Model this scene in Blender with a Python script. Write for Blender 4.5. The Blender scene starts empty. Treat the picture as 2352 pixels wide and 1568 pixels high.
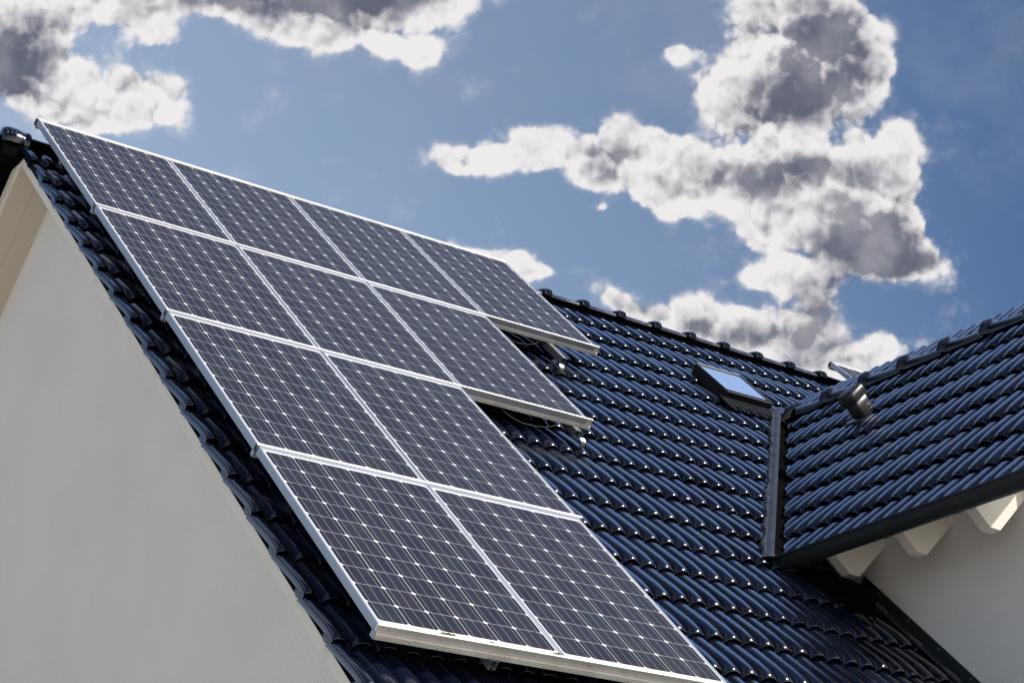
import bpy, math, random
import numpy as np
from mathutils import Matrix, Vector

random.seed(7)
rng = np.random.RandomState(11)
C = bpy.context.scene.collection
sc = bpy.context.scene
R = math.radians
LIFT = 8.3                      # height of the ridge above the ground
TH = R(44.6)                    # pitch of the main roof
ct, st = math.cos(TH), math.sin(TH)

# ------------------------------------------------------------------ camera
cam_data = bpy.data.cameras.new('camera')
cam = bpy.data.objects.new('camera', cam_data)
C.objects.link(cam)
right = Vector((0.8145880, -0.5800376, -0.0016906))
down = Vector((0.2269041, 0.3213372, -0.9193786))
fwd = Vector((0.5338174, 0.7485311, 0.3933703))
M = Matrix((( right.x, -down.x, -fwd.x), (right.y, -down.y, -fwd.y), (right.z, -down.z, -fwd.z)))
cam.matrix_world = Matrix.Translation((-4.294534, -11.740193, -6.856179 + LIFT)) @ M.to_4x4()
cam_data.sensor_width = 36.0
cam_data.lens = 69.056
cam_data.clip_start = 0.1
cam_data.clip_end = 5000
sc.camera = cam

# ------------------------------------------------------------------ exposure, sun
sc.view_settings.view_transform = 'Standard'
sc.view_settings.look = 'None'
sc.view_settings.exposure = 0.0
sc.view_settings.gamma = 1.0
sc.cycles.use_denoising = True
sc.cycles.max_bounces = 8
sc.cycles.sample_clamp_indirect = 6.0

SUN = Vector((0.48, -0.50, 0.72)).normalized()
SUN_EL = math.asin(SUN.z)
SUN_AZ = math.atan2(SUN.x, SUN.y)
sun_data = bpy.data.lights.new('sun', 'SUN')
sun_data.energy = 4.4
sun_data.angle = R(0.53)
sun_data.color = (1.0, 0.955, 0.875)
sun = bpy.data.objects.new('sun', sun_data)
sun.rotation_euler = SUN.to_track_quat('Z', 'Y').to_euler()
sun.location = (10, -10, 30)
C.objects.link(sun)

# ------------------------------------------------------------------ node helper
class NT:
    def __init__(self, tree):
        self.t = tree
        self.n = tree.nodes
        self.l = tree.links
    def put(self, sock, v):
        if hasattr(v, 'is_linked'):
            self.l.new(v, sock)
        elif v is not None:
            if hasattr(sock.default_value, '__len__') and not hasattr(v, '__len__'):
                v = (v,) * len(sock.default_value)
            sock.default_value = v
    def m(self, op, a, b=None, c=None, clamp=False):
        n = self.n.new('ShaderNodeMath'); n.operation = op; n.use_clamp = clamp
        self.put(n.inputs[0], a)
        if b is not None: self.put(n.inputs[1], b)
        if c is not None: self.put(n.inputs[2], c)
        return n.outputs[0]
    def v(self, op, a, b=None, s=None):
        n = self.n.new('ShaderNodeVectorMath'); n.operation = op
        self.put(n.inputs[0], a)
        if b is not None: self.put(n.inputs[1], b)
        if s is not None: self.put(n.inputs['Scale'], s)
        return n.outputs['Value'] if op in ('LENGTH', 'DOT_PRODUCT', 'DISTANCE') else n.outputs[0]
    def sep(self, a):
        n = self.n.new('ShaderNodeSeparateXYZ'); self.put(n.inputs[0], a); return n.outputs
    def comb(self, x, y, z):
        n = self.n.new('ShaderNodeCombineXYZ')
        for s, q in zip(n.inputs, (x, y, z)): self.put(s, q)
        return n.outputs[0]
    def noise(self, vec, scale, detail=4, rough=0.5, dist=0.0, lac=2.0, dim='3D'):
        n = self.n.new('ShaderNodeTexNoise'); n.noise_dimensions = dim
        if vec is not None: self.l.new(vec, n.inputs['Vector'])
        n.inputs['Scale'].default_value = scale; n.inputs['Detail'].default_value = detail
        n.inputs['Roughness'].default_value = rough; n.inputs['Distortion'].default_value = dist
        n.inputs['Lacunarity'].default_value = lac
        return n.outputs['Fac']
    def ramp(self, x, a, b, lo=0.0, hi=1.0, smooth=True):
        n = self.n.new('ShaderNodeMapRange'); n.interpolation_type = 'SMOOTHSTEP' if smooth else 'LINEAR'
        self.put(n.inputs['Value'], x); n.inputs['From Min'].default_value = a; n.inputs['From Max'].default_value = b
        self.put(n.inputs['To Min'], lo); self.put(n.inputs['To Max'], hi)
        return n.outputs['Result']
    def mix(self, f, a, b, mode='MIX'):
        n = self.n.new('ShaderNodeMix'); n.data_type = 'RGBA'; n.blend_type = mode; n.clamp_factor = True
        self.put(n.inputs[0], f)
        for i, q in ((6, a), (7, b)):
            if hasattr(q, 'is_linked'): self.l.new(q, n.inputs[i])
            else: n.inputs[i].default_value = tuple(q) + (1.0,) if len(q) == 3 else q
        return n.outputs[2]

# ------------------------------------------------------------------ world: tinted physical sky with a layer of cumulus at infinity
world = bpy.data.worlds.new('World')
sc.world = world
world.use_nodes = True
W_ = NT(world.node_tree)
for n in list(W_.n): W_.n.remove(n)
wout = W_.n.new('ShaderNodeOutputWorld')
bg = W_.n.new('ShaderNodeBackground')
SKY_STRENGTH = 0.10
bg.inputs['Strength'].default_value = SKY_STRENGTH
W_.l.new(bg.outputs[0], wout.inputs[0])
sky = W_.n.new('ShaderNodeTexSky')
sky.sky_type = 'NISHITA'
sky.sun_disc = False
sky.sun_elevation = SUN_EL
sky.sun_rotation = SUN_AZ
sky.altitude = 200
sky.air_density = 1.0
sky.dust_density = 1.2
sky.ozone_density = 2.0
tc = W_.n.new('ShaderNodeTexCoord')
D = tc.outputs['Generated']
# sky bearings: east-like axis EX, climb axis EY, centred on the bearing the roof looks at
df = W_.v('DOT_PRODUCT', D, tuple(fwd))
dfc = W_.m('MAXIMUM', df, 0.02)
K = 4910.66 / 2352 / 0.91875 * 0.91875    # tangent units -> widths of the visible sky patch
px = W_.m('MULTIPLY', W_.m('DIVIDE', W_.v('DOT_PRODUCT', D, tuple(right)), dfc), 4910.66 / 2560)
py = W_.m('MULTIPLY', W_.m('DIVIDE', W_.v('DOT_PRODUCT', D, tuple(-down)), dfc), 4910.66 / 2560)
P0 = W_.comb(px, py, 0.0)
front = W_.ramp(df, 0.55, 0.75)

def cloud_field(P, blobs, kr=1.0):
    """soft union of ellipses (x, y, rx, ry, weight), in a patch 2352 units wide"""
    acc = None
    for (x, y, rx, ry, w) in blobs:
        cx = (x - 1176) / 2352.0; cy = (784 - y) / 2352.0
        sx, sy = 2352.0 / (rx * kr), 2352.0 / (ry * kr)
        n = W_.n.new('ShaderNodeVectorMath'); n.operation = 'MULTIPLY_ADD'
        W_.l.new(P, n.inputs[0]); n.inputs[1].default_value = (sx, sy, 0); n.inputs[2].default_value = (-cx * sx, -cy * sy, 0)
        g = W_.m('POWER', 0.36788, W_.v('DOT_PRODUCT', n.outputs[0], n.outputs[0]))
        acc = W_.m('MULTIPLY_ADD', g, w, acc if acc is not None else 0.0)
    return acc

# (x, y, rx, ry, weight) of the cloud masses
CL = [
 # upper left bank
 (20,70,200,110,1.1),(45,180,125,100,1.2),(175,190,100,80,1.1),(250,240,100,60,1.1),(330,190,75,42,.75),(340,255,65,38,.75),(215,285,90,30,.55),(395,230,48,62,.7),
 (330,50,110,55,.75),(180,20,160,50,1.0),(400,90,60,35,.5),
 # upper centre bank
 (560,-10,260,50,1.3),(800,20,240,70,1.2),(980,10,130,60,1.1),(720,85,120,50,.9),(860,95,90,40,.75),(955,128,52,42,.95),(1060,30,50,35,.6),(640,60,70,40,.6),
 # tall cumulus, right
 (1765,45,85,70,1.2),(1820,40,90,60,.9),(1850,110,150,110,1.5),(1900,60,90,60,.9),(1890,115,70,60,.9),(1960,110,60,60,.6),(1780,110,120,80,.7),(1930,150,105,95,1.2),(1715,190,95,95,1.3),(1770,130,80,80,1.0),(1900,120,90,80,1.0),(1980,160,50,60,.6),(1800,250,130,90,1.1),(1655,215,55,40,.6),(1770,350,150,80,1.1),
 # its left shelf
 (1060,345,100,42,1.2),(1080,385,80,30,.9),(1215,320,75,48,1.15),(1230,380,80,30,.9),(1340,370,90,65,1.1),(1400,300,75,55,.9),(1480,350,110,60,1.0),(1560,330,90,45,.8),(1320,425,70,25,.6),
 (1490,440,85,48,1.0),(1620,400,110,60,1.1),(1650,460,100,40,.8),(1540,490,60,22,.6),
 # right shoulder and foot
 (1850,400,130,70,1.1),(2030,340,85,70,1.0),(2080,400,60,80,.9),(1990,450,100,60,1.0),(2070,500,90,60,1.1),
 (1780,510,90,50,1.0),(1760,560,80,40,.6),(1950,560,150,70,1.1),(2080,600,130,60,1.3),(1830,620,120,45,.8),(1730,640,70,30,.6),(1980,275,40,50,.4),
 (1880,680,90,60,.75),(1800,650,60,40,.5),
 # low bank over the ridge
 (1410,685,55,32,1.0),(1500,720,90,38,.9),(1600,720,80,50,.9),(1700,745,100,48,.95),(1780,760,110,50,.7),(1620,780,200,50,.9),(1800,830,150,45,.9),(1900,790,90,60,.6),
 (1990,830,90,40,.9),(2050,800,70,35,.95),(1930,850,110,30,.8),(2130,790,30,25,.35),
 # scraps
 (1548,122,46,28,1.0),(1530,104,32,18,.6),(1375,482,22,14,.6),(1660,652,40,16,.4),(1130,575,75,28,.85),(1190,600,70,35,1.0),(1215,635,70,30,.8),(1080,565,60,22,.7),(1250,630,60,18,.4),(1040,535,30,16,.35),(1000,560,60,22,.5),
]
# the same masses' thick, self-shaded cores
SH = [
 (15,175,95,100,1.0),(60,80,100,60,.7),(600,-18,280,40,1.0),(850,-8,230,34,.9),(760,45,160,26,.5),
 (1880,170,100,95,1.15),(1910,100,75,60,.7),(1820,240,100,50,.7),(1830,400,140,55,1.05),(1760,330,60,40,.3),(1700,420,90,40,.5),(1375,385,62,45,.95),(1540,400,60,30,.4),(1640,350,60,40,.4),
 (2050,590,120,60,1.25),(1950,560,100,50,.7),(2030,500,90,30,.5),(2000,400,60,35,.5),(1880,700,70,80,1.0),(1900,470,90,22,.4),
 (1680,765,90,28,.6),(1590,750,50,20,.4),(1450,710,50,18,.5),(1800,790,120,40,.5),(2000,840,80,25,.5),(1180,350,40,25,.3),(1850,130,200,50,.2),
]
def noise2(P, scale, detail, rough, off=(0, 0, 0)):
    return W_.noise(W_.v('ADD', P, off), scale, detail, rough, dim='2D')
wx = W_.m('MULTIPLY', W_.m('SUBTRACT', noise2(P0, 9.0, 1, .5), .5), .040)
wy = W_.m('MULTIPLY', W_.m('SUBTRACT', noise2(P0, 9.0, 1, .5, (3.1, 7.7, 0)), .5), .040)
P1 = W_.v('ADD', P0, W_.comb(wx, wy, 0.0))
field = cloud_field(P1, CL, .88)
shade = cloud_field(P1, SH)
def puffs(P, scale, detail):
    vor = W_.n.new('ShaderNodeTexVoronoi'); vor.voronoi_dimensions = '2D'; vor.feature = 'F1'; vor.inputs['Scale'].default_value = scale
    vor.inputs['Detail'].default_value = detail; vor.inputs['Roughness'].default_value = .55; vor.inputs['Lacunarity'].default_value = 2.3
    W_.l.new(P, vor.inputs['Vector'])
    d = vor.outputs['Distance']
    return W_.m('SUBTRACT', .55, W_.m('MULTIPLY', d, d))
jx = noise2(P0, 38.0, 5, .62); jy = noise2(P0, 38.0, 5, .62, (5.3, 2.2, 0))
Pd = W_.v('ADD', P0, W_.v('SCALE', W_.comb(W_.m('SUBTRACT', jx, .5), W_.m('SUBTRACT', jy, .5), 0.0), s=.016))
fa = noise2(Pd, 12.0, 7, .53)
fp = puffs(Pd, 20.0, 2)
fq = puffs(P1, 8.5, 0)
LOFF = (-0.0035, 0.010, 0.0)
fa2 = noise2(W_.v('ADD', Pd, LOFF), 12.0, 7, .53)
fp2 = puffs(W_.v('ADD', Pd, LOFF), 20.0, 2)
fq2 = puffs(W_.v('ADD', P1, (-0.008, 0.022, 0)), 8.5, 0)
fldc = W_.m('MINIMUM', W_.m('MULTIPLY', field, 1.65), 2.5)
dens = W_.m('MULTIPLY_ADD', W_.m('SUBTRACT', fa, .5), 2.1, fldc)
dens = W_.m('MULTIPLY_ADD', W_.m('SUBTRACT', fp, .38), .75, dens)
mask = W_.m('ADD', W_.m('MULTIPLY', W_.ramp(dens, .34, .98), .78), W_.m('MULTIPLY', W_.ramp(dens, -.10, .9), .22))
relief = W_.m('MULTIPLY', W_.m('SUBTRACT', fa, fa2), 1.5)
relief = W_.m('MULTIPLY_ADD', W_.m('SUBTRACT', fp, fp2), .60, relief)
relief = W_.m('MULTIPLY_ADD', W_.m('SUBTRACT', fq, fq2), .55, relief)
big = noise2(P0, 7.0, 6, .6, (9.1, 4.4, 0))
thick = W_.m('MULTIPLY', W_.m('MINIMUM', shade, 1.15), .90)
thick = W_.m('MULTIPLY_ADD', W_.ramp(dens, .7, 2.4), .30, thick)
thick = W_.m('MULTIPLY_ADD', W_.m('SUBTRACT', big, .5), .55, thick)
light = W_.m('ADD', W_.m('SUBTRACT', .98, thick), relief)
light = W_.ramp(light, -.26, .96, 0.0, 1.0, smooth=True)
light = W_.m('MAXIMUM', light, W_.ramp(fa, .35, .75, 0.0, .30))
S10 = 1.0 / SKY_STRENGTH
ccol = W_.mix(light, (.120 * S10, .130 * S10, .180 * S10), (.88 * S10, .85 * S10, .85 * S10))
# clouds over the rest of the sky (only seen mirrored in the glaze)
gen = W_.noise(D, 3.2, 7, .58)
gmask = W_.m('MULTIPLY', W_.ramp(gen, .53, .66), W_.m('MAXIMUM', W_.m('SUBTRACT', 1.0, front), W_.ramp(py, .46, .62)))
gcol = W_.mix(W_.ramp(gen, .5, .75), (.60 * S10, .60 * S10, .62 * S10), (.30 * S10, .31 * S10, .36 * S10))
# clear sky; deeper towards the right-hand bearing, paler low and to the left
gx = W_.ramp(px, -.50, .50, 0, 1, smooth=False)
tint = W_.mix(gx, (3.15, 2.62, 2.08), (.60, .74, .88))
tint = W_.mix(W_.ramp(py, .42, .80), tint, (2.1, 2.45, 3.0))  # sky above the view brightened to add sheen to the tiles
veil = W_.ramp(noise2(P1, 3.4, 6, .62, (2.2, 5.1, 0)), .42, .78, 0.0, .30)
rear = W_.mix(W_.ramp(W_.sep(D)[2], .15, .75), (2.05, 1.80, 1.62), (.22, .24, .30))  # unseen sky shaped: bright horizon lifts walls, dark zenith deepens tile flanks
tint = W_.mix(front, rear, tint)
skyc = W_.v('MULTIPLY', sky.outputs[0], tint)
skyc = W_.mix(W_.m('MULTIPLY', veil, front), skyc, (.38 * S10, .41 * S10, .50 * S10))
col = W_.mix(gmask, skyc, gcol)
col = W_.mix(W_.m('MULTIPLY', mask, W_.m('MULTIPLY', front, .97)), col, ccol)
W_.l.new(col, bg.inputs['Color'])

# ------------------------------------------------------------------ materials
def mat(name, col=(.5, .5, .5), rough=.5, metal=0.0, spec=.5, coat=0.0, coat_rough=.05):
    m = bpy.data.materials.new(name); m.use_nodes = True
    p = m.node_tree.nodes['Principled BSDF']
    p.inputs['Base Color'].default_value = (*col, 1); p.inputs['Roughness'].default_value = rough
    p.inputs['Metallic'].default_value = metal; p.inputs['Specular IOR Level'].default_value = spec
    p.inputs['Coat Weight'].default_value = coat; p.inputs['Coat Roughness'].default_value = coat_rough
    return m, NT(m.node_tree), p

def objcoord(t):
    n = t.n.new('ShaderNodeNewGeometry'); return n.outputs['Position']

def bump(t, p, h, strength=.3, dist=.01):
    b = t.n.new('ShaderNodeBump'); b.inputs['Strength'].default_value = strength; b.inputs['Distance'].default_value = dist
    t.l.new(h, b.inputs['Height']); t.l.new(b.outputs[0], p.inputs['Normal']); return b

MAT = {}
# glazed roof tile: nearly black-blue engobe, wet-looking glaze
m, t, p = mat('blue_glaze', (.006, .010, .025), .2, 0, .45, 1.0, .045)
pos = objcoord(t)
att = t.n.new('ShaderNodeAttribute'); att.attribute_name = 'tile_tone'
base = t.mix(att.outputs['Fac'], (.0030, .0050, .013), (.0075, .0125, .031))
dust = t.ramp(t.noise(pos, 2.6, 8, .65), .56, .85, 0, .30)
base = t.mix(dust, base, (.030, .031, .034))
t.l.new(base, p.inputs['Base Color'])
t.l.new(t.ramp(t.noise(pos, 18, 5, .6), .35, .75, .14, .30), p.inputs['Roughness'])
bump(t, p, t.noise(pos, 16, 2, .5), .05, .010)
MAT['glaze'] = m
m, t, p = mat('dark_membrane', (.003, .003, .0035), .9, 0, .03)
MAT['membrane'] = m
# anodised aluminium
m, t, p = mat('anodised_aluminium', (.86, .86, .84), .38, .35, .5)
pos = objcoord(t)
sp = t.ramp(t.noise(pos, 62, 2, .5), .655, .70)
fil = t.ramp(t.noise(pos, 5, 5, .6), .30, .72, 0, .8)
colr = t.mix(fil, (.84, .83, .78), (.66, .63, .55))
colr = t.mix(t.m('MULTIPLY', sp, .65), colr, (.20, .18, .14))
t.l.new(colr, p.inputs['Base Color'])
MAT['rail'] = m
m, t, p = mat('frame_aluminium', (.46, .50, .57), .55, .95, .5)
pos = objcoord(t)
t.l.new(t.mix(t.ramp(t.noise(pos, 7, 5, .6), .4, .75, 0, .35), (.48, .52, .59), (.43, .45, .48)), p.inputs['Base Color'])
MAT['frame'] = m
m, t, p = mat('shadow_gap_black', (.02, .02, .02), .6)
MAT['black'] = m
m, t, p = mat('weathered_copper', (.42, .20, .10), .45, .8)
MAT['copper'] = m
m, t, p = mat('mill_aluminium', (.34, .35, .36), .42, .7, .5)
MAT['mill'] = m
# solar laminate, UV in cell units
m, t, p = mat('solar_laminate', (.03, .03, .04), .36, 0, .22, .04, .2)
p.inputs['IOR'].default_value = 1.30
uvn = t.n.new('ShaderNodeUVMap'); uvn.uv_map = 'cells'
u = t.sep(uvn.outputs[0])
fx = t.m('SUBTRACT', t.m('FRACT', u[0]), .5); fy = t.m('SUBTRACT', t.m('FRACT', u[1]), .5)
ax = t.m('ABSOLUTE', fx); ay = t.m('ABSOLUTE', fy)
inx = t.m('LESS_THAN', ax, .4920); iny = t.m('LESS_THAN', ay, .4940)
rad = t.v('LENGTH', t.comb(ax, ay, 0.0))
inc = t.m('LESS_THAN', rad, .640)
inb = t.m('MULTIPLY', t.m('MULTIPLY', t.m('GREATER_THAN', u[0], 0.0), t.m('LESS_THAN', u[0], 6.0)),
          t.m('MULTIPLY', t.m('GREATER_THAN', u[1], 0.0), t.m('LESS_THAN', u[1], 10.0)))
cell = t.m('MULTIPLY', t.m('MULTIPLY', inx, iny), t.m('MULTIPLY', inc, inb))
bb = t.m('ABSOLUTE', t.m('SUBTRACT', t.m('FRACT', t.m('MULTIPLY', u[0], 3.0)), .5))
bus = t.m('MULTIPLY', t.m('LESS_THAN', bb, .0115), inb)
idx = t.comb(t.m('FLOOR', u[0]), t.m('FLOOR', u[1]), 0.0)
oi = t.n.new('ShaderNodeObjectInfo')
wn = t.n.new('ShaderNodeTexWhiteNoise'); wn.noise_dimensions = '4D'
t.l.new(idx, wn.inputs['Vector']); t.l.new(oi.outputs['Random'], wn.inputs['W'])
rnd = t.sep(wn.outputs['Color'])
c0 = t.mix(t.ramp(rnd[0], 0, 1), (.021, .0175, .021), (.030, .026, .029))
c0 = t.mix(t.ramp(rnd[1], .70, .98, 0, .45), c0, (.022, .032, .032))
c0 = t.mix(t.ramp(rnd[2], .75, 1, 0, .5), c0, (.027, .025, .018))
cloudy = t.ramp(t.noise(uvn.outputs[0], 1.7, 3, .5), .45, .7, 0, .45)
c0 = t.mix(cloudy, c0, (.027, .026, .020))
edge = t.ramp(ax, .30, .48, 0, .35)
c0 = t.mix(edge, c0, (.022, .022, .014))
grime = t.ramp(t.noise(uvn.outputs[0], .8, 7, .7), .45, .8, 0, .05)
c0 = t.mix(grime, c0, (.40, .39, .36))
cc = t.mix(cell, (.80, .80, .79), c0)
busn = t.mix(bus, cc, (.56, .56, .62))
t.l.new(busn, p.inputs['Base Color'])
MAT['laminate'] = m
# render / paint / lead / zinc
m, t, p = mat('cream_render', (.74, .715, .66), .92, 0, .15)
pos = objcoord(t)
wc = t.mix(t.ramp(t.noise(pos, 1.3, 6, .6), .35, .7), (.88, .86, .835), (.835, .81, .785))
wc = t.mix(t.ramp(t.noise(pos, 120, 4, .7), .45, .72, 0, .35), wc, (.66, .63, .58))
stk = t.noise(t.v('MULTIPLY', pos, (9.0, 9.0, .7)), 1.0, 6, .65)
wc = t.mix(t.ramp(stk, .58, .84, 0, .16), wc, (.62, .60, .55))
t.l.new(wc, p.inputs['Base Color'])
h = t.m('ADD', t.noise(pos, 170, 3, .6), t.m('MULTIPLY', t.noise(pos, 60, 3, .5), .8))
bump(t, p, h, .55, .006)
MAT['render'] = m
m, t, p = mat('white_board_paint', (.82, .80, .74), .55, 0, .4)
pos = objcoord(t)
t.l.new(t.mix(t.ramp(t.noise(pos, 4, 7, .65), .5, .8, 0, .5), (.84, .80, .71), (.64, .53, .38)), p.inputs['Base Color'])
MAT['paint'] = m
m, t, p = mat('planed_soffit_boards', (.64, .57, .46), .6, 0, .4)
MAT['soffit'] = m
m, t, p = mat('dark_zinc_gutter', (.035, .045, .050), .42, .55, .5)
pos = objcoord(t)
t.l.new(t.mix(t.ramp(t.noise(pos, 9, 7, .7), .52, .78, 0, .6), (.042, .050, .054), (.12, .12, .11)), p.inputs['Base Color'])
t.l.new(t.ramp(t.noise(pos, 30, 5, .7), .3, .8, .30, .6), p.inputs['Roughness'])
MAT['zinc'] = m
m, t, p = mat('lead_flashing', (.16, .18, .19), .5, .35, .4)
pos = objcoord(t)
t.l.new(t.mix(t.ramp(t.noise(pos, 12, 6, .65), .40, .75), (.016, .021, .027), (.040, .046, .050)), p.inputs['Base Color'])
bump(t, p, t.noise(pos, 120, 2, .5), .35, .004)
MAT['lead'] = m
m, t, p = mat('brown_saddle', (.20, .13, .09), .6, .1)
MAT['saddle'] = m
m, t, p = mat('mortar_dust', (.22, .21, .19), .95)
MAT['mortar'] = m
m, t, p = mat('dark_window_frame', (.018, .018, .020), .35, .2)
MAT['dframe'] = m
m, t, p = mat('bright_bead', (.75, .73, .66), .3, .7)
MAT['bead'] = m
m, t, p = mat('window_pane', (.10, .12, .15), .03, .0, 1.0, 1.0, .0)
p.inputs['Metallic'].default_value = .35
p.inputs['Base Color'].default_value = (.40, .46, .50, 1)  # pale base puts reflected sky into the pane's colour
pos = objcoord(t)
bump(t, p, t.noise(pos, 9, 3, .5), .25, .012)
MAT['pane'] = m
m, t, p = mat('grey_vent_plastic', (.030, .030, .030), .34, 0, .5)
MAT['vent'] = m
m, t, p = mat('stainless_hook', (.50, .49, .47), .30, .9)
MAT['steel'] = m
m, t, p = mat('moss', (.10, .10, .025), .95)
pos = objcoord(t)
t.l.new(t.mix(t.noise(pos, 300, 3, .6), (.03, .03, .008), (.22, .19, .06)), p.inputs['Base Color'])
MAT['moss'] = m
m, t, p = mat('gravel_yard', (.36, .34, .30), .95)
pos = objcoord(t)
t.l.new(t.mix(t.noise(pos, 3, 8, .7), (.42, .39, .345), (.54, .505, .455)), p.inputs['Base Color'])
MAT['yard'] = m

# ------------------------------------------------------------------ geometry helpers
Vw = np.array([0, -ct, -st]); No = np.array([0, -st, ct]); Xw = np.array([1.0, 0, 0])
def L(u, v, n): return np.array([u, 0, 0]) + v * Vw + n * No      # main-slope coordinates to space

class MB:
    """collects faces, links them as one mesh object"""
    def __init__(s): s.V = []; s.F = []; s.uv = None; s.mi = []; s.k = 0
    def add(s, V, F, mi=0):
        o = len(s.V)
        s.V.extend([tuple(map(float, q)) for q in V]); s.F.extend([tuple(i + o for i in f) for f in F]); s.mi.extend([mi] * len(F))
        return s
    def hexa(s, P, mi=0):      # 8 points: bottom ring then top ring
        return s.add(P, [(0, 3, 2, 1), (4, 5, 6, 7), (0, 1, 5, 4), (1, 2, 6, 5), (2, 3, 7, 6), (3, 0, 4, 7)], mi)
    def box(s, a, b, fr=None, mi=0):
        (x0, y0, z0), (x1, y1, z1) = a, b
        P = [(x0, y0, z0), (x1, y0, z0), (x1, y1, z0), (x0, y1, z0), (x0, y0, z1), (x1, y0, z1), (x1, y1, z1), (x0, y1, z1)]
        if fr: P = [fr(*q) for q in P]
        return s.hexa(P, mi)
    def extrude(s, prof, a, b, fn, closed=True, mi=0, caps=True):
        """2-D profile points swept from a to b; fn(s, p, q) -> point"""
        n = len(prof)
        V = [fn(a, *q) for q in prof] + [fn(b, *q) for q in prof]
        F = [(i, (i + 1) % n, n + (i + 1) % n, n + i) for i in range(n if closed else n - 1)]
        if caps and closed: F += [tuple(range(n))[::-1], tuple(range(n, 2 * n))]
        return s.add(V, F, mi)
    def grid(s, G, mi=0, flip=False):
        a, b = len(G), len(G[0])
        V = [q for r in G for q in r]; F = []
        for i in range(a - 1):
            for j in range(b - 1):
                f = (i * b + j, (i + 1) * b + j, (i + 1) * b + j + 1, i * b + j + 1)
                F.append(f[::-1] if flip else f)
        return s.add(V, F, mi)

def link(name, me, mats, parent=None, origin=(0, 0, 0), smooth=False):
    o = bpy.data.objects.new(name, me); C.objects.link(o)
    for q in (mats if isinstance(mats, (list, tuple)) else [mats]): me.materials.append(MAT[q])
    if smooth:
        me.polygons.foreach_set('use_smooth', [True] * len(me.polygons))
    if parent is not None: o.parent = parent
    else: o.location = Vector(origin) + Vector((0, 0, LIFT))
    return o

def bake(name, mb, mats, parent=None, origin=(0, 0, 0), smooth=False, bevel=0.0, recalc=True):
    me = bpy.data.meshes.new(name)
    og = np.array(origin)
    me.from_pydata([tuple(np.array(q) - og) for q in mb.V], [], mb.F)
    if any(mb.mi): me.polygons.foreach_set('material_index', mb.mi)
    me.update()
    if recalc:
        import bmesh
        bm = bmesh.new(); bm.from_mesh(me); bmesh.ops.recalc_face_normals(bm, faces=bm.faces); bm.to_mesh(me); bm.free()
    o = link(name, me, mats, parent, origin, smooth)
    if bevel:
        b = o.modifiers.new('bevel', 'BEVEL'); b.width = bevel; b.segments = 2; b.limit_method = 'ANGLE'; b.angle_limit = R(35)
    return o

def empty(name, origin, label, cat, group=None, rot=None):
    o = bpy.data.objects.new(name, None); C.objects.link(o)
    o.location = Vector(origin) + Vector((0, 0, LIFT)); o.empty_display_size = .2
    if rot: o.rotation_euler = rot
    o['label'] = label; o['category'] = cat
    if group: o['group'] = group
    return o
def tag(o, label, cat, group=None):
    o['label'] = label; o['category'] = cat
    if group: o['group'] = group
    return o

# ------------------------------------------------------------------ ground
g = MB()
N = 24
G = [[(-400 + 800 * i / N, -400 + 800 * j / N, -LIFT) for j in range(N + 1)] for i in range(N + 1)]
g.grid(G)
gr = bake('ground', g, 'yard', recalc=False); gr['kind'] = 'structure'
if gr.data.polygons[0].normal.z < 0: gr.data.flip_normals()

# ------------------------------------------------------------------ house
HO = (0.0, 0.0, 0.0)
house = empty('house', HO, 'cream rendered house with steep dark blue glazed tile roofs and a side wing', 'house')

PR = .1262          # roll spacing
PC = .3785          # course spacing
A_ = .046
def roll_profile():
    xs = np.array([-.5, -.47, -.43, -.37, -.29, -.20, -.10, 0, .10, .20, .29, .37, .43, .47])
    h = []
    for x in xs:
        a = abs(x) / .5
        h.append(A_ * ((max(0, 1 - a ** 2.15)) ** .72 - 1.0))
    return xs * PR, np.array(h)
RX, RH = roll_profile()
SEG_T = np.array([-.10, .10, .35, .55, .68, .78, .85, .90, .93, .955, .975, .988, .996, 1.0, 1.0, .78])
def seg_dn(tv):
    d = np.zeros_like(tv)
    k = tv > .55
    d[k] -= .017 * ((tv[k] - .55) / .45) ** 2.0
    k = tv > .90
    x = (tv[k] - .90) / .108
    d[k] -= .016 * (1 - np.sqrt(np.maximum(0, 1 - x ** 2)))
    return d
SEG_N = .012 - .046 * (1 - SEG_T) + seg_dn(SEG_T)
SEG_N[-2] -= .002; SEG_N[-1] = SEG_N[-2] - .012

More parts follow.
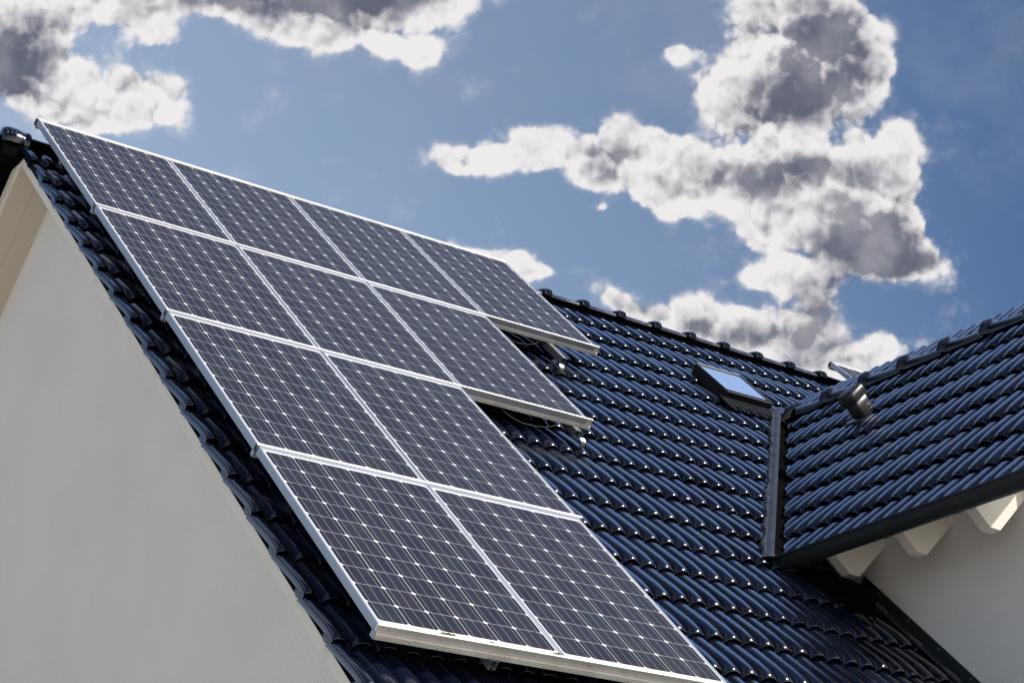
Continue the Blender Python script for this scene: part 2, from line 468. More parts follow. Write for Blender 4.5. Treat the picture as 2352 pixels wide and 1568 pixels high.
def tile_slope(name, frame, ulo, uhi, crest0, noses, n0, ucut, parent, verge=None, step=1, vstart=None):
    """one roof slope of overlapping double-roll tiles; frame=(origin, eu, ev, en); ucut(course v) -> (lo, hi)"""
    o0, eu, ev, en = frame
    us, hs, ids = [], [], []
    if verge is not None:
        for a, b in verge: us.append(a); hs.append(b); ids.append(-1)
    k0 = int(math.ceil((ulo - crest0) / PR)); k1 = int((uhi - crest0) / PR)
    for k in range(k0, k1 + 1):
        for a, b in zip(RX[::step], RH[::step]): us.append(crest0 + k * PR + a); hs.append(b); ids.append(k // 2)
    us = np.array(us); hs = np.array(hs); ids = np.array(ids)
    order = np.argsort(us, kind='stable'); us, hs, ids = us[order], hs[order], ids[order]
    nu, nv = len(us), len(SEG_T)
    allV, allF, tone = [], [], []
    base = 0
    lut = rng.rand(4000, 6)
    for ci, vn in enumerate(noses):
        r = lut[(ids * 37 + ci * 101) % 4000]
        vv = vn - PC + SEG_T[None, :] * PC + (r[:, 0:1] - .5) * .005
        if vstart is not None: vv = np.maximum(vv, vstart)
        nn = n0 + hs[:, None] + SEG_N[None, :] + (r[:, 1:2] - .5) * .0035 + (r[:, 2:3] - .5) * .009 * SEG_T[None, :]
        uu = np.repeat(us[:, None], nv, 1).copy()
        # slight flare of the lip
        lo, hi = ucut(vv)
        uu = np.clip(uu, lo, hi)
        Pt = o0[None, None, :] + uu[..., None] * eu + vv[..., None] * ev + nn[..., None] * en
        allV.append(Pt.reshape(-1, 3))
        ii, jj = np.meshgrid(np.arange(nu - 1), np.arange(nv - 1), indexing='ij')
        a = base + ii * nv + jj; b = base + (ii + 1) * nv + jj
        w = (np.abs(uu[1:, :-1] - uu[:-1, :-1]) + np.abs(uu[1:, 1:] - uu[:-1, 1:])) > 1e-6
        F = np.stack([a, b, b + 1, a + 1], -1)[w]
        allF.append(F.reshape(-1, 4)); tone.append(np.repeat(r[:, 4:5], nv, 1).reshape(-1))
        base += nu * nv
    V = np.concatenate(allV); F = np.concatenate(allF)
    if np.dot(np.cross(eu, ev), en) < 0: F = F[:, ::-1]
    me = bpy.data.meshes.new(name)
    me.vertices.add(len(V)); me.vertices.foreach_set('co', V.astype(np.float32).ravel())
    me.loops.add(F.size); me.loops.foreach_set('vertex_index', F.astype(np.int32).ravel())
    me.polygons.add(len(F)); me.polygons.foreach_set('loop_start', np.arange(0, F.size, 4, dtype=np.int32))
    at = me.attributes.new('tile_tone', 'FLOAT', 'POINT'); at.data.foreach_set('value', np.concatenate(tone).astype(np.float32))
    me.update(); me.validate()
    me.materials.append(MAT['glaze'])
    try: me.set_sharp_from_angle(angle=R(50))
    except Exception: pass
    me.polygons.foreach_set('use_smooth', [True] * len(me.polygons))
    try: me.set_sharp_from_angle(angle=R(50))
    except Exception: pass
    o = bpy.data.objects.new(name, me); C.objects.link(o); o.parent = parent
    return o

# valley between the two slopes (crest planes)
PHI = R(44.0)
WX, WZ = 6.0, -1.272          # a point on the wing's crest plane
def main_z(y, n=-.150): return (n + st * y) / ct
def valley_x(v):              # x of the valley at main-slope distance v
    z = -st * v + ct * -.150
    return WX + (z - WZ) / math.tan(PHI)
V_TOP = 1.62; V_BOT = 4.50
def cut_main(vv):
    hi = np.full_like(vv, 13.0)
    z = -st * vv + ct * -.150
    vx = WX + (z - WZ) / math.tan(PHI) - .150
    sel = (vv > V_TOP - .1) & (vv < V_BOT)
    hi[sel] = vx[sel]
    hi[vv >= V_BOT] = 4.53
    return -5.0, hi
noses = [.46 + PC * k for k in range(-1, 22)]
VERGE = [(-.098, -.040), (-.100, -.024), (-.099, -.010), (-.094, -.002), (-.080, .004), (-.062, .006), (-.046, .002), (-.032, -.010), (-.024, -.026), (-.016, -.036)]
roof = tile_slope('roof', (np.zeros(3), Xw, Vw, No), .03, 13.0, .064, noses, -.150, cut_main, house, verge=VERGE, vstart=.045)
roof['label'] = 'main slope of dark blue glazed roll tiles'
# little drip lugs under the verge tiles, one per course
lug0 = None
for k, vn in enumerate(noses[1:20]):
    if lug0 is None:
        v_l = vn; a = vn - .02; mb = MB()
        prof = [(a - .075, -.200), (a - .045, -.219), (a - .025, -.218), (a - .012, -.200), (a + .0, -.19)]
        mb.extrude(prof, -.101, -.082, lambda s_, p_, q_: L(s_, p_, q_))
        lug0 = bake('verge_lug', mb, 'glaze', roof)
    else:
        o = lug0.copy(); C.objects.link(o); o.parent = roof; o.location = Vector(tuple(Vw * (vn - v_l)))
mb = MB(); mb.box((-.088, .05, -.225), (-.02, 8.6, -.19), L)
bake('verge_batten', mb, 'membrane', house)
# underlay below the tiles
mb = MB()
vb = [L(-.06, .02, -.215), L(13, .02, -.215), L(13, 8.7, -.215), L(-.06, 8.7, -.215)]
mb.add(vb, [(0, 1, 2, 3)])
bake('underlay', mb, 'membrane', house)
# rear slope (pitch 38 degrees), seen only edge-on
PH2 = R(38)
ev2 = np.array([0, math.cos(PH2), -math.sin(PH2)]); en2 = np.array([0, math.sin(PH2), math.cos(PH2)])
ap = np.array([0, .10, -.118])
def RB(u, v, n): return ap + u * Xw + v * ev2 + n * en2
tile_slope('roof', (ap, Xw, ev2, en2), .03, 13.0, .064, [.40 + PC * k for k in range(-1, 15)], 0, lambda vv: (-5, np.full_like(vv, 13.0)), house, verge=VERGE, step=3, vstart=.04)
mb = MB(); mb.box((-.30, .02, -.105), (-.05, 5.8, -.0), RB); bake('verge_board', mb, 'membrane', house)
# white verge boards, soffit and gable wall
mb = MB()
mb.box((-.075, .0, -.290), (-.050, 8.6, -.20), L)
bake('verge_board', mb, 'paint', house)
mb = MB(); mb.box((-.075, .06, -.185), (-.048, 5.9, -.110), RB); bake('verge_board', mb, 'paint', house)
mb = MB()
for k in range(2):
    x0 = -.046 + k * .15
    mb.box((x0, .08, -.185), (x0 + .1485, 5.9, -.150), RB)
bake('soffit', mb, 'soffit', house)
mb = MB(); mb.box((-.048, .0, -.285), (.25, 8.5, -.255), L); bake('soffit', mb, 'soffit', house)
XG = .25
yf = -5.6; yr = 4.2
def zf(y): return (-.27 + st * y) / ct
def zr(y): return ap[2] - .165 / math.cos(PH2) - math.tan(PH2) * (y - .10)
ypk = .14
poly = [(yf, -LIFT), (yr, -LIFT), (yr, zr(yr)), (ypk, min(zf(ypk), zr(ypk))), (yf, zf(yf))]
mb = MB()
n_ = len(poly)
Vv = [(XG, y, z) for y, z in poly] + [(XG + .3, y, z) for y, z in poly]
mb.add(Vv, [tuple(range(n_)), tuple(range(n_, 2 * n_))[::-1]] + [(i, (i + 1) % n_, n_ + (i + 1) % n_, n_ + i) for i in range(n_)])
w = bake('wall', mb, 'render', house); w['label'] = 'cream rendered gable wall in shade'
mb = MB(); mb.box((XG + .301, yf, -LIFT), (13.0, yf + .3, zf(yf) - .02)); bake('wall', mb, 'render', house)
# main eaves gutter
mb = MB()
ge = L(0, 8.62, -.25)
arc = [(math.cos(a) * .07, math.sin(a) * .07) for a in np.linspace(math.pi, 2 * math.pi, 10)]
arc2 = [(q[0] * .93, q[1] * .93) for q in arc][::-1]
mb.extrude(arc + arc2, -.1, 13, lambda s_, p_, q_: (s_, ge[1] + p_, ge[2] + q_))
bake('gutter', mb, 'zinc', house, smooth=False)

# ridge tiles ------------------------------------------------------
def ridge_piece(axis0, ax, side, up, r, ln, end=False, body=.90):
    """half-round ridge tile: axis start, axis dir, side dir, up dir"""
    mb = MB()
    prof = [(0, r * body), (.02, r * body), (ln * .35, r * (body + .02)), (ln - .075, r * .985), (ln - .062, r * 1.02), (ln - .058, r * 1.30), (ln - .050, r * 1.36), (ln - .042, r * 1.12), (ln - .036, r * 1.10),
            (ln - .032, r * 1.32), (ln - .022, r * 1.38), (ln - .014, r * 1.12), (ln - .008, r * 1.10), (ln - .004, r * 1.20), (ln + .006, r * 1.20), (ln + .008, r * .98)]
    G = []
    for d, rr in prof:
        row = []
        for a in np.linspace(-.12, math.pi + .12, 22):
            row.append(axis0 + ax * d + side * (math.cos(a) * rr) + up * (math.sin(a) * rr))
        G.append(row)
    mb.grid(G)
    # inner skin lip
    return mb
def clip(axis0, ax, side, up, r, d):
    mb = MB()
    def fr(a, b, c): return axis0 + ax * (d + a) + side * b + up * (r + c)
    mb.box((-.05, -.012, .018), (.035, .012, .030), fr)
    mb.hexa([fr(-.05, -.012, .018), fr(-.04, -.012, .0), fr(-.04, .012, .0), fr(-.05, .012, .018), fr(-.062, -.012, .026), fr(-.05, -.012, .030), fr(-.05, .012, .030), fr(-.062, .012, .026)])
    return mb
up = np.array([0, 0, 1.0])
rt_me = None
RL = .385
xs_r = [-.205 + RL * k for k in range(0, 34)]
first = None
for k, x0 in enumerate(xs_r):
    a0 = np.array([x0 - .008, .095, -.186])
    if first is None:
        # runs towards -x so that the collar faces the gable
        mb = ridge_piece(np.array([RL, 0, 0.0]), np.array([-1.0, 0, 0]), np.array([0, 1.0, 0]), up, .10, RL)
        mb.V = [(q[0], q[1], q[2] * .60) for q in mb.V]
        first = bake('ridge_tile', mb, 'glaze', roof, smooth=True)
        cl = clip(np.array([RL, 0, 0.0]), np.array([-1.0, 0, 0]), np.array([0, 1.0, 0]), up, .064, RL - .03)
        fclip = bake('clip', cl, 'dframe', first)
        first.location = a0
    else:
        o = first.copy(); C.objects.link(o); o.parent = roof; o.location = a0
mb = MB()
cen = np.array([0, .095, -.20])
G = []
for xx, rr in ((-.235, .02), (-.232, .075), (-.222, .105), (-.20, .118), (-.17, .122), (-.13, .120), (-.09, .112), (-.06, .104), (-.055, .112), (-.035, .112), (-.03, .095)):
    G.append([cen + np.array([xx, math.cos(a) * rr, math.sin(a) * rr * .95]) for a in np.linspace(-.35, math.pi + .35, 22)])
mb.grid(G)
bake('ridge_end_cap', mb, 'glaze', roof, smooth=True)
mb = MB(); mb.box((-.225, .00, -.34), (-.05, .19, -.215)); bake('end_skirt', mb, 'membrane', roof)
mb = MB(); mb.box((-.05, .03, -.26), (13, .16, -.175)); bake('ridge_gap_shade', mb, 'membrane', roof)  # black box added to darken the shadow gap under the ridge lip

# ------------------------------------------------------------------ wing (cross gable)
evw = np.array([-math.cos(PHI), 0, -math.sin(PHI)]); enw = np.array([-math.sin(PHI), 0, math.cos(PHI)])
euw = np.array([0, -1.0, 0])
ow = np.array([WX, 0, WZ])
def WG(u, v, n): return ow + u * euw + v * evw + n * enw      # u towards the viewer, v down the slope
def cut_wing(vv):
    x = WX - vv * math.cos(PHI); z = WZ - vv * math.sin(PHI)
    y = (ct * z + .150) / st                                  # main crest plane
    return -y + .005, np.full_like(vv, 99.0)
YV = 5.12
wn_noses = [.22 + PC * k for k in range(-1, 8)]
def cut_wing2(vv):
    lo, hi = cut_wing(vv); return lo, np.full_like(vv, YV)
wroof = tile_slope('wing_roof', (ow, euw, evw, enw), .9, YV, .02, wn_noses, 0, cut_wing2, house)
wroof['label'] = 'wing slope of dark blue tiles seen at a grazing angle'
mb = MB()
mb.add([WG(.9, -.1, -.065), WG(YV - .02, -.1, -.065), WG(YV - .02, 2.85, -.065), WG(2.9, 2.85, -.065)], [(0, 1, 2, 3)])
mb.add([WG(.9, -.1, -.085), WG(YV - .02, -.1, -.085), WG(YV - .02, 2.85, -.085), WG(2.9, 2.85, -.085)], [(0, 1, 2, 3)])
bake('underlay', mb, 'membrane', wroof)
# far side of the wing roof
XR = 6.10
mb = MB()
mb.add([(XR + .04, -.9, WZ + .04), (XR + .04, -YV, WZ + .04), (XR + 2.4, -YV, WZ - 2.25), (XR + 2.4, -3.2, WZ - 2.25)], [(0, 1, 2, 3)])
bake('wing_roof', mb, 'glaze', house)
# wing ridge
RLW = .412
wfirst = None
ax = np.array([0, 1.0, 0])
for k in range(0, 10):
    y0 = -1.06 - RLW * k
    o0 = np.array([XR, y0, -1.252])
    if wfirst is None:
        mb = ridge_piece(np.array([0, -RLW, 0.0]), ax, np.array([1.0, 0, 0]), up, .10, RLW, body=.80)
        wfirst = bake('ridge_tile', mb, 'glaze', wroof, smooth=True); wfirst.location = o0
        cl = clip(np.array([0, -RLW, 0.0]), ax, np.array([1.0, 0, 0]), up, .10, RLW - .03)
        bake('clip', cl, 'steel', wfirst)
    else:
        o = wfirst.copy(); C.objects.link(o); o.parent = wroof; o.location = o0
# brown saddle where the wing ridge dies into the main slope
mb = MB()
G = []
for i, yy in enumerate(np.linspace(-1.16, -.78, 7)):
    rr = .118 - .012 * i
    row = []
    for a in np.linspace(0, math.pi, 12):
        row.append((XR + math.cos(a) * rr * (1.15 + .2 * i), yy, -1.262 - .02 + math.sin(a) * rr * (1 - .02 * i) + .012 * math.sin(5 * a + i) * .4))
    G.append(row)
mb.grid(G)
bake('ridge_saddle', mb, 'saddle', wroof, smooth=True)

# valley flashing: a lead strip dressed over the cut tiles, then a near-black sheet as the shaded gap up to the wing tiles
mb = MB(); md = MB()
rows, rowd, pts_a, pts_b = [], [], [], []
nst = 110
rr_ = np.random.RandomState(5)
wob = 0
for i in range(nst + 1):
    v = 1.50 + (4.60 - 1.50) * i / nst
    x = valley_x(v)
    wob = .75 * wob + .25 * (rr_.rand() - .5) * .10
    rows.append([L(x - .175 + wob, v, -.155), L(x - .162 + wob, v, -.135), L(x - .11, v, -.122), L(x - .078, v, -.120)])
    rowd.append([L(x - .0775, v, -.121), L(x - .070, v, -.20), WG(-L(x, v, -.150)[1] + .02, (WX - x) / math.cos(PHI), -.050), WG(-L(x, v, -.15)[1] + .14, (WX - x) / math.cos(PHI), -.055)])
    pts_a.append(L(x - .174 + wob, v, -.1535)); pts_b.append(L(x - .152 + wob * .2 + .012 * rr_.rand(), v, -.129))
mb.grid(rows)
vf = bake('valley_flashing', mb, 'lead', house)
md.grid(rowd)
bake('valley_gap_shade', md, 'membrane', house)
mb = MB(); mb.grid([pts_a, pts_b])
bake('mortar_fillet', mb, 'mortar', vf)

# wing gutter
GX, GZ, GR = 3.922, -3.297, .074
mb = MB()
arc = [(math.cos(a) * GR, math.sin(a) * GR) for a in np.linspace(math.pi, 2 * math.pi, 14)]
arc2 = [(q[0] * .94, q[1] * .94) for q in arc][::-1]
mb.extrude(arc + arc2, -3.03, -YV - .02, lambda s_, p_, q_: (GX + p_, s_, GZ + q_))
bead = [(-GR - .004 + math.cos(a) * .009, .003 + math.sin(a) * .009) for a in np.linspace(0, 2 * math.pi, 9)[:-1]]
mb.extrude(bead, -3.03, -YV - .02, lambda s_, p_, q_: (GX + p_, s_, GZ + q_))
gut = bake('gutter', mb, 'zinc', house, smooth=True)
gut['label'] = 'dark zinc half round gutter along the wing eaves'
try: gut.data.set_sharp_from_angle(angle=R(40))
except Exception: pass
mb = MB(); mb.add([(GX + math.cos(a) * GR, -3.032, GZ + math.sin(a) * GR) for a in np.linspace(math.pi, 2 * math.pi, 14)], [tuple(range(14))])
bake('gutter_end', mb, 'zinc', gut)
for yb in (-3.42, -3.98, -4.55, -5.05):
    mb = MB()
    a1 = [(math.cos(a) * (GR + .003), math.sin(a) * (GR + .003)) for a in np.linspace(math.pi * .98, 2 * math.pi, 12)]
    a2 = [(math.cos(a) * (GR + .0005), math.sin(a) * (GR + .0005)) for a in np.linspace(math.pi * .98, 2 * math.pi, 12)][::-1]
    mb.extrude(a1 + a2, yb - .014, yb + .014, lambda s_, p_, q_: (GX + p_, s_, GZ + q_))
    bake('gutter_bracket', mb, 'zinc', gut)
# eaves: soffit boards and rafter tails
mb = MB(); mb.box((3.0, 2.02, -.130), (YV - .02, 2.62, -.112), WG); bake('soffit', mb, 'paint', house)
raf = None
tail = [(4.095, -3.290), (4.222, -3.401), (4.300, -3.405), (4.56, -3.155), (4.56, -2.875), (4.12, -3.285)]
for k, yb in enumerate((-3.36, -3.93, -4.50)):
    mb = MB(); mb.extrude(tail, -.04, .04, lambda s_, p_, q_: (p_, s_, q_))
    if raf is None:
        raf = bake('rafter_tail', mb, 'paint', house, bevel=.004); raf.location = (0, yb, 0)
    else:
        o = raf.copy(); C.objects.link(o); o.parent = house; o.location = (0, yb, 0)
# wing wall
mb = MB(); mb.box((4.545, -4.62, -LIFT), (4.80, -2.3, -2.80)); 
ww = bake('wall', mb, 'render', house); ww['label'] = 'cream rendered wing wall below the eaves'
mb = MB(); mb.box((4.81, -4.60, -LIFT), (8.2, -4.35, -3.0)); bake('wall', mb, 'render', house)
# step flashing up the wing wall and the black apron in the corner
mb = MB()
prof = [(.0, -.175), (.0, -.070), (.006, -.066), (.012, -.070), (.012, -.175)]
mb.box((4.530, 4.62, -.19), (4.543, 8.5, -.105), L)
mb.box((4.43, 4.62, -.168), (4.530, 8.5, -.160), L)
fl = bake('wall_flashing', mb, 'zinc', house)
for k in range(12):
    v = 4.8 + k * .32
    m2 = MB(); m2.box((4.520, v, -.13), (4.5295, v + .012, -.118), L)
    if k == 0:
        sc0 = bake('screw', m2, 'steel', fl)
    else:
        o = sc0.copy(); C.objects.link(o); o.parent = fl; o.location = Vector(tuple(Vw * .32 * k))
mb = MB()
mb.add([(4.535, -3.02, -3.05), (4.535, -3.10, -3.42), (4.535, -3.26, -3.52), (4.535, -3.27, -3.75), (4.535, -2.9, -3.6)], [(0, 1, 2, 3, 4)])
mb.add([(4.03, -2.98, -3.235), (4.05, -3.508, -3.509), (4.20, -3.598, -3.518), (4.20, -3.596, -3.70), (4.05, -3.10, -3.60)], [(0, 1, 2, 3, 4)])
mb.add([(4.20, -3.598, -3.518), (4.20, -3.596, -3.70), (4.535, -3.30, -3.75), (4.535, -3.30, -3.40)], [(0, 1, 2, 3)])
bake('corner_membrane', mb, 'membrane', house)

# skylight on the main slope --------------------------------------
def SKf(u, v, n): return L(u, v, n)
u0, u1, v0, v1 = 5.405, 5.885, 1.045, 1.560
sky_root = bpy.data.objects.new('skylight', None); C.objects.link(sky_root); sky_root.parent = house
mb = MB()
w_ = .045
mb.box((u0, v0, -.20), (u1, v0 + w_, -.078), L); mb.box((u0, v1 - w_, -.20), (u1, v1, -.078), L)
mb.box((u0, v0 + w_, -.20), (u0 + w_, v1 - w_, -.078), L); mb.box((u1 - w_, v0 + w_, -.20), (u1, v1 - w_, -.078), L)
bake('frame', mb, 'dframe', sky_root, bevel=.006)
mb = MB(); mb.box((u0 + .01, v0 + w_, -.092), (u1 - w_, v1 - .028, -.0745), L); bake('pane', mb, 'pane', sky_root)
mb = MB(); mb.box((u0 + .0, v0 + .010, -.0775), (u1 - .03, v0 + .030, -.066), L); bake('top_bead', mb, 'bead', sky_root)
mb = MB(); mb.box((u0 + .01, v1 - .027, -.0775), (u1 - w_, v1 - .021, -.0715), L); mb.box((u1 - .030, v0 + .02, -.0775), (u1 - .004, v1 - .01, -.071), L); bake('side_cover', mb, 'lead', sky_root)
# pleated apron
rows = []
for i in range(161):
    u = u0 - .05 + (u1 - u0 + .13) * i / 160
    z_ = -.150 + .006 * math.sin(i * 1.15)
    sag = .014 * math.sin(i * .31)
    rows.append([L(u, v1 - .0, -.128 + .003 * math.sin(i * 1.15)), L(u, v1 + .07, -.137 + .006 * math.sin(i * 1.15)), L(u, v1 + .17 + .02 * math.sin(i * .31 + 1), z_ + sag)])
mb = MB(); mb.grid(rows); bake('apron', mb, 'lead', sky_root, smooth=True)

# roof vent on the wing --------------------------------------------
bx = np.array([5.58, -2.31, 0]); bx[2] = WZ + math.tan(PHI) * (bx[0] - WX)
def VF(a, b, c):
    a, b, c = a * .86, b * .86, c * .9
    return bx + a * (-evw) + b * euw + c * enw
vent = bpy.data.objects.new('roof_vent', None); C.objects.link(vent); vent.parent = house
def rring(ha, hb, r, c, n=6):
    out = []
    for (sa, sb, a0) in ((1, 1, 0), (-1, 1, 90), (-1, -1, 180), (1, -1, 270)):
        for i in range(n):
            a = R(a0 + 90 * i / (n - 1)); out.append(VF(sa * (ha - r) + r * math.cos(a), sb * (hb - r) + r * math.sin(a), c))
    return out
def loft(rings, cap=True):
    mb = MB(); n = len(rings[0]); V = [q for r in rings for q in r]
    F = [(k * n + i, k * n + (i + 1) % n, (k + 1) * n + (i + 1) % n, (k + 1) * n + i) for k in range(len(rings) - 1) for i in range(n)]
    if cap: F += [tuple(range(n))[::-1], tuple(range((len(rings) - 1) * n, len(rings) * n))]
    return mb.add(V, F)
body = loft([rring(.094, .066, .022, -.04), rring(.092, .064, .022, .06), rring(.088, .062, .022, .15)])
bake('vent_body', body, 'vent', vent, smooth=True, bevel=0)
cap = loft([rring(.108, .080, .03, .112), rring(.113, .086, .034, .118), rring(.113, .086, .034, .172), rring(.107, .080, .034, .195), rring(.090, .064, .03, .210), rring(.05, .03, .02, .216)])
bake('vent_cap', cap, 'vent', vent, smooth=True)
plate = loft([rring(.19, .125, .04, -.045), rring(.185, .12, .04, -.012), rring(.15, .10, .04, .0)])
bake('base_plate', plate, 'glaze', vent, smooth=True)

# ------------------------------------------------------------------ solar array
PU, PV = 1.003, 1.66
ROT = (TH, 0, 0)          # panel-local x = along ridge, y = up the slope, z = out of the slope
def make_panel():
    root = bpy.data.objects.new('solar_panel', None); C.objects.link(root); root.rotation_euler = ROT
    x0, x1, y1, y0 = .0, .9935, -.011, -1.648          # y downwards is negative
    me = bpy.data.meshes.new('laminate')
    Vq = [(x0 + .006, y0 + .004, 0), (x1 - .006, y0 + .004, 0), (x1 - .006, y1 - .004, 0), (x0 + .006, y1 - .004, 0)]
    Vb = [(x, y, -.006) for x, y, z in Vq]
    me.from_pydata(Vq + Vb, [], [(0, 1, 2, 3), (7, 6, 5, 4), (0, 4, 5, 1), (1, 5, 6, 2), (2, 6, 7, 3), (3, 7, 4, 0)])
    uvl = me.uv_layers.new(name='cells')
    cs_u, cs_v = .0195, .044
    pu = (.9745 - .0195) / 6; pv = (1.660 - .087) / 10
    for lp in me.loops:
        x, y, z = me.vertices[lp.vertex_index].co
        uvl.data[lp.index].uv = ((x - cs_u) / pu, (-y - cs_v) / pv)
    lam = bpy.data.objects.new('laminate', me); C.objects.link(lam); lam.parent = root; me.materials.append(MAT['laminate'])
    mb = MB()
    # frame: left, right, top, bottom bars with a thin lip over the glass
    H = -.040
    mb.box((x0, y0, H), (x0 + .0058, y1, .0015)); mb.box((x1 - .0058, y0, H), (x1, y1, .0015))
    mb.box((x0 + .0058, y1 - .0038, H), (x1 - .0058, y1, .0012)); mb.box((x0 + .0058, y0, H), (x1 - .0058, y0 + .0038, .0012))
    mb.box((x0, y0, .0016), (x0 + .011, y1, .0030)); mb.box((x1 - .011, y0, .0016), (x1, y1, .0030))
    mb.box((x0 + .0112, y1 - .012, .0016), (x1 - .0112, y1, .0028))
    fm = bpy.data.meshes.new('frame'); fm.from_pydata(mb.V, [], mb.F); fm.materials.append(MAT['frame'])
    import bmesh
    bm = bmesh.new(); bm.from_mesh(fm); bmesh.ops.recalc_face_normals(bm, faces=bm.faces); bm.to_mesh(fm); bm.free()
    fr = bpy.data.objects.new('frame', fm); C.objects.link(fr); fr.parent = root
    return root, lam, fr
root0, lam0, fr0 = make_panel()
rows_n = [4, 3, 2, 2]
rown = ['top', 'second', 'third', 'bottom']
lab = {
 (0, 0): 'solar panel at the upper left corner of the array beside the ridge end',
 (0, 1): 'second solar panel from the left in the top row of four',
 (0, 2): 'third solar panel from the left in the top row of four',
 (0, 3): 'right end solar panel of the top row, overhanging an empty tiled notch',
 (1, 0): 'left end solar panel in the second row, three panels wide',
 (1, 1): 'middle solar panel of the three in the second row',
 (1, 2): 'right end solar panel of the second row, below the topmost notch',
 (2, 0): 'left solar panel of the third row, above the bottom row',
 (2, 1): 'right solar panel of the third row, directly below the row of three',
 (3, 0): 'bottom left solar panel with mossy lower rail, nearest the verge',
 (3, 1): 'bottom right solar panel reaching the lower edge of the picture',
}
k = 0
for r_ in range(4):
    for c_ in range(rows_n[r_]):
        if k == 0: o = root0
        else:
            o = root0.copy(); C.objects.link(o)
            for ch in (lam0, fr0):
                cc_ = ch.copy(); C.objects.link(cc_); cc_.parent = o
        dn = (rng.rand() - .5) * .003
        o.location = Vector(tuple(L(c_ * PU, r_ * PV, dn))) + Vector((0, 0, LIFT))
        tag(o, lab[(r_, c_)], 'solar panel', 'solar panels of the roof array'); k += 1
# one panel of the neighbouring array further along the ridge
o = root0.copy(); C.objects.link(o)
for ch in (lam0, fr0):
    cc_ = ch.copy(); C.objects.link(cc_); cc_.parent = o
o.location = Vector(tuple(L(7.617, .045, 0))) + Vector((0, 0, LIFT))
tag(o, 'far solar panel whose white framed corner rises behind the wing ridge', 'solar panel', 'solar panels of the roof array')
o2 = root0.copy(); C.objects.link(o2)
for ch in (lam0, fr0):
    cc_ = ch.copy(); C.objects.link(cc_); cc_.parent = o2
o2.location = Vector(tuple(L(8.62, .045, 0))) + Vector((0, 0, LIFT))
tag(o2, 'distant solar panel right of the far corner panel behind the wing ridge', 'solar panel', 'solar panels of the roof array')

# horizontal insertion rails: the panels slide into them
def rail(cv, ua, ub, nstrip, label, top=False, shift=0.0):
    root = empty('mounting_rail', L(ua, cv, 0), label, 'mounting rail', 'insertion rails between the panel rows')
    og = L(ua, cv, 0)
    mb = MB()
    f = lambda s_, v_, n_: L(s_, cv + v_, n_)
    if not top:
        prof = [(-.032, .0046), (-.016, .0058), (-.0135, .0046), (-.0075, .0058), (-.0065, .0030), (-.0085, -.002), (-.0135, -.010), (-.0150, -.024), (-.0135, -.038), (-.0105, -.0445),
                (-.0070, -.0455), (-.0070, -.0470), (-.0105, -.0480), (-.0105, -.0535), (-.0060, -.0550), (-.0060, -.0568), (-.0115, -.0580), (-.0115, -.0635), (-.0055, -.0645), (-.0055, -.0665), (-.030, -.0665), (-.030, -.004)]
        mb.extrude(prof, ua, ub, f)
    else:
        prof = [(-.020, .0050), (-.006, .0060), (-.004, .0040), (-.002, .0040), (.000, .0060), (.010, .0060), (.012, .0040), (.014, .0040), (.016, .0056), (.026, .0060), (.028, .0036), (.030, .0036), (.032, .0048), (.043, .0034), (.043, .0020), (.008, .0010), (.006, -.0665), (-.020, -.0665)]
        mb.extrude(prof, ua, ub, f)
    bake('rail_profile', mb, 'rail', root, og)
    if nstrip > 0:
        mb = MB()
        mb.box((ua + .012, -.0045, -.02), (ua + nstrip, .0068, .0018), f)
        bake('cover_strip', mb, 'frame', root, og)
        mb = MB(); mb.box((ua + .010, -.0062, -.03), (ua + nstrip, .0105, -.004), f); bake('gap_shade_filler', mb, 'black', root, og)  # black filler puts shade into the slots beside the strip
    if not top:
        # small lug at the left end
        mb = MB(); mb.box((ua - .004, -.040, -.066), (ua + .001, -.004, -.034), f); bake('end_lug', mb, 'frame', root, og)
    if top:
        mb = MB(); mb.box((ua - .010, -.022, -.050), (ua - .0005, -.004, -.004), f); bake('end_cap', mb, 'black', root, og)
    # black plate on the right end, standing for the dark inside of the profile
    mb = MB(); mb.box((ub + .0005, -.030, -.060), (ub + .0015, -.0145, -.004), f); bake('end_shade_plate', mb, 'black', root, og)
    return root
rail(.0, .0, 4.012, 0, 'white aluminium rail capping the upper edge of the top panel row', top=True)
rail(PV * 1, .0, 4.042, 3 * PU, 'aluminium rail between the top and second panel rows, ending over the notch')
rail(PV * 2, .0, 3.042, 2 * PU, 'aluminium rail between the second and third panel rows, with a free grey face')
rail(PV * 3, .0, 2.030, 2 * PU, 'aluminium rail between the third and bottom panel rows')
rail(PV * 4 + .016, .0, 2.040, 0, 'speckled aluminium rail carrying the lower edge of the bottom panel row')
rail(.045, 7.617, 9.62, 0, 'distant aluminium rail capping the far panel behind the wing ridge', top=True)

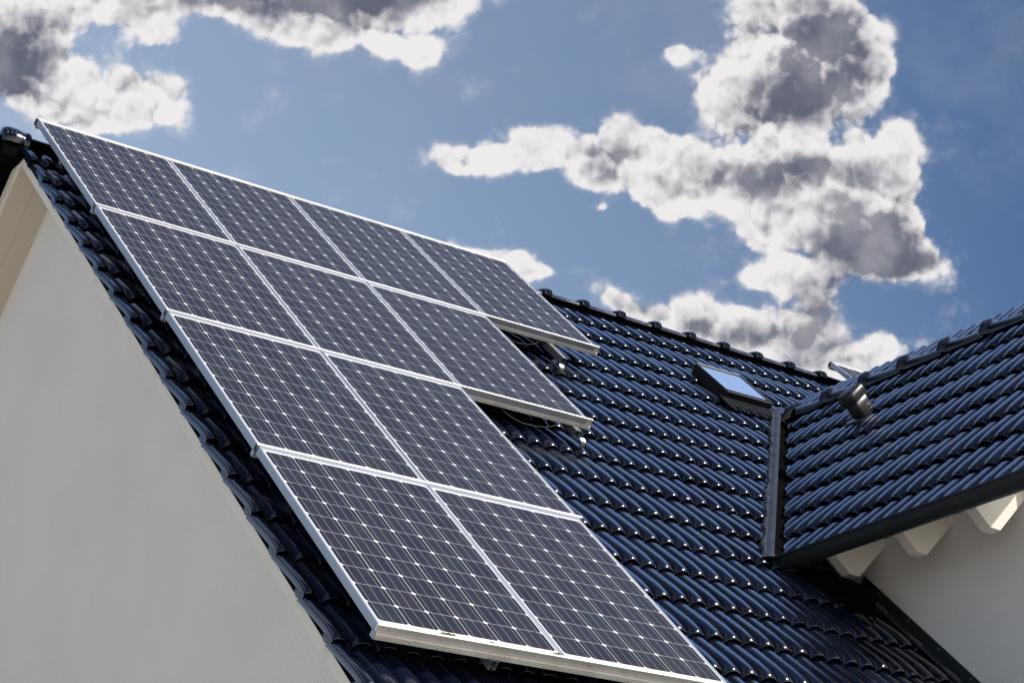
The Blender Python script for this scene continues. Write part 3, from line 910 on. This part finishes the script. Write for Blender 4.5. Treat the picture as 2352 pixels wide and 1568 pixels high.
# support rails running up the slope beneath, each with its hooks
def support(uc, va, vb, label, copper=False):
    og = L(uc, vb, -.09)
    root = empty('support_rail', og, label, 'support rail', 'support rails under the panels')
    mb = MB()
    f = lambda s_, p_, q_: L(uc + p_, s_, q_)
    w2 = .020; t_ = .0022; tp = -.0675; bt = -.1135
    for a, b in (((-w2, tp), (w2, tp - t_)),):
        pass
    # C-shaped extrusion: two sides, top returns, bottom returns, arched web
    mb.extrude([(-w2, tp), (-w2 + t_, tp), (-w2 + t_, bt), (-w2, bt)], va, vb, f)
    mb.extrude([(w2 - t_, tp), (w2, tp), (w2, bt), (w2 - t_, bt)], va, vb, f)
    mb.extrude([(-w2 - .002, tp + .0035), (w2 + .002, tp + .0035), (w2 + .002, tp + .0002), (-w2 - .002, tp + .0002)], va, vb + .004, f)
    mb.extrude([(-w2 + t_, tp - .002), (-w2 + .008, tp - .002), (-w2 + .008, tp - .008), (-w2 + .006, tp - .008), (-w2 + .006, tp - .004), (-w2 + t_, tp - .004)], va, vb, f)
    mb.extrude([(w2 - t_, tp - .004), (w2 - .006, tp - .004), (w2 - .006, tp - .008), (w2 - .008, tp - .008), (w2 - .008, tp - .002), (w2 - t_, tp - .002)], va, vb, f)
    mb.extrude([(-w2, bt), (-w2, bt - t_), (-.005, bt - t_), (-.005, bt)], va, vb, f)
    mb.extrude([(.005, bt), (.005, bt - t_), (w2, bt - t_), (w2, bt)], va, vb, f)
    ar = [(math.cos(a) * (w2 - t_), bt + math.sin(a) * .013) for a in np.linspace(math.pi, 0, 9)]
    ar2 = [(x * .93, y - .0022) for x, y in ar][::-1]
    mb.extrude(ar + ar2, va, vb, f)
    bake('rail_profile', mb, 'mill', root, og)
    if copper:
        mb = MB()
        cyl = [(math.cos(a) * .0085, math.sin(a) * .0085) for a in np.linspace(0, 2 * math.pi, 13)[:-1]]
        mb.extrude(cyl, -.052, -.022, lambda s_, p_, q_: L(uc + s_, vb - .045 + p_, -.083 + q_))
        bake('bolt', mb, 'copper', root, og)
    return root
support(.638, .25, 6.655, 'hollow support rail end below the bottom rail, beside a copper bolt', copper=True)
support(1.69, .25, 6.66, 'support rail under the second panel column, hidden beneath the array')
support(2.92, .25, 3.38, 'short support rail stub under the free end of the second panel row')
support(3.605, .25, 1.925, 'grey support rail end sticking out below the top row notch')

def hook(uc, v0, label):
    og = L(uc, v0, -.12)
    mb = MB()
    path = [(-.03, -.118), (.0, -.117), (.035, -.112), (.062, -.100), (.085, -.098), (.105, -.108), (.115, -.128), (.108, -.150), (.09, -.165)]
    pts = [np.array(q) for q in path]
    top, bot = [], []
    for i, q in enumerate(pts):
        d = pts[min(i + 1, len(pts) - 1)] - pts[max(i - 1, 0)]; d = d / np.linalg.norm(d); nrm = np.array([-d[1], d[0]])
        top.append(q + nrm * .003); bot.append(q - nrm * .003)
    prof = [tuple(q) for q in top] + [tuple(q) for q in bot][::-1]
    n = len(pts)
    mb.extrude(prof, uc - .016, uc + .016, lambda s_, p_, q_: L(s_, v0 + p_, q_))
    o = bake('roof_hook', mb, 'steel', None, og, smooth=False)
    tag(o, label, 'roof hook', 'roof hooks carrying the array')
hook(3.545, 1.915, 'bright bent steel roof hook on the tiles in the upper notch')
hook(2.945, 3.335, 'dark bent roof hook under the free rail of the second row')

# moss cushions on the bottom rail
def moss(uc, vc, ln, hh, label):
    mb = MB(); G = []
    for i in range(13):
        a = math.pi * i / 12; x = -math.cos(a) * ln / 2; w = math.sin(a) ** .6
        G.append([L(uc + x, vc + math.cos(b) * .007 * w, .001 + math.sin(b) * hh * w * (1 + .25 * math.sin(i * 2.3))) for b in np.linspace(0, math.pi, 7)])
    mb.grid(G)
    o = bake('moss_tuft', mb, 'moss', None, L(uc, vc, 0), smooth=True); tag(o, label, 'moss', 'moss on the bottom rail')
moss(.365, 6.624, .085, .011, 'largest olive moss tuft on the bottom rail near the left corner')
moss(.60, 6.626, .03, .006, 'smallest moss speck on the bottom rail, right of the largest tuft')
moss(.965, 6.626, .055, .009, 'moss tuft on the bottom rail beside the joint of the two bottom panels')

# black module leads sagging below the free rails
def lead(ua, ub, v0, dv, label):
    mb = MB(); n = 18; ring = 7; G = []
    for i in range(n + 1):
        t = i / n
        c = L(ua + (ub - ua) * t, v0 + dv * math.sin(math.pi * t) + .01 * math.sin(9 * t), -.075 - .045 * math.sin(math.pi * t))
        G.append([c + (Vw * math.cos(a) + No * math.sin(a)) * .0024 for a in np.linspace(0, 2 * math.pi, ring)])
    mb.grid(G)
    o = bake('cable', mb, 'black', None, L(ua, v0, -.08), smooth=True); tag(o, label, 'cable', 'module cables')
lead(3.16, 3.52, 1.655, .045, 'thin black cable sagging below the rail in the upper notch')
lead(2.34, 2.80, 3.315, .045, 'thin black cable sagging below the rail in the lower notch')
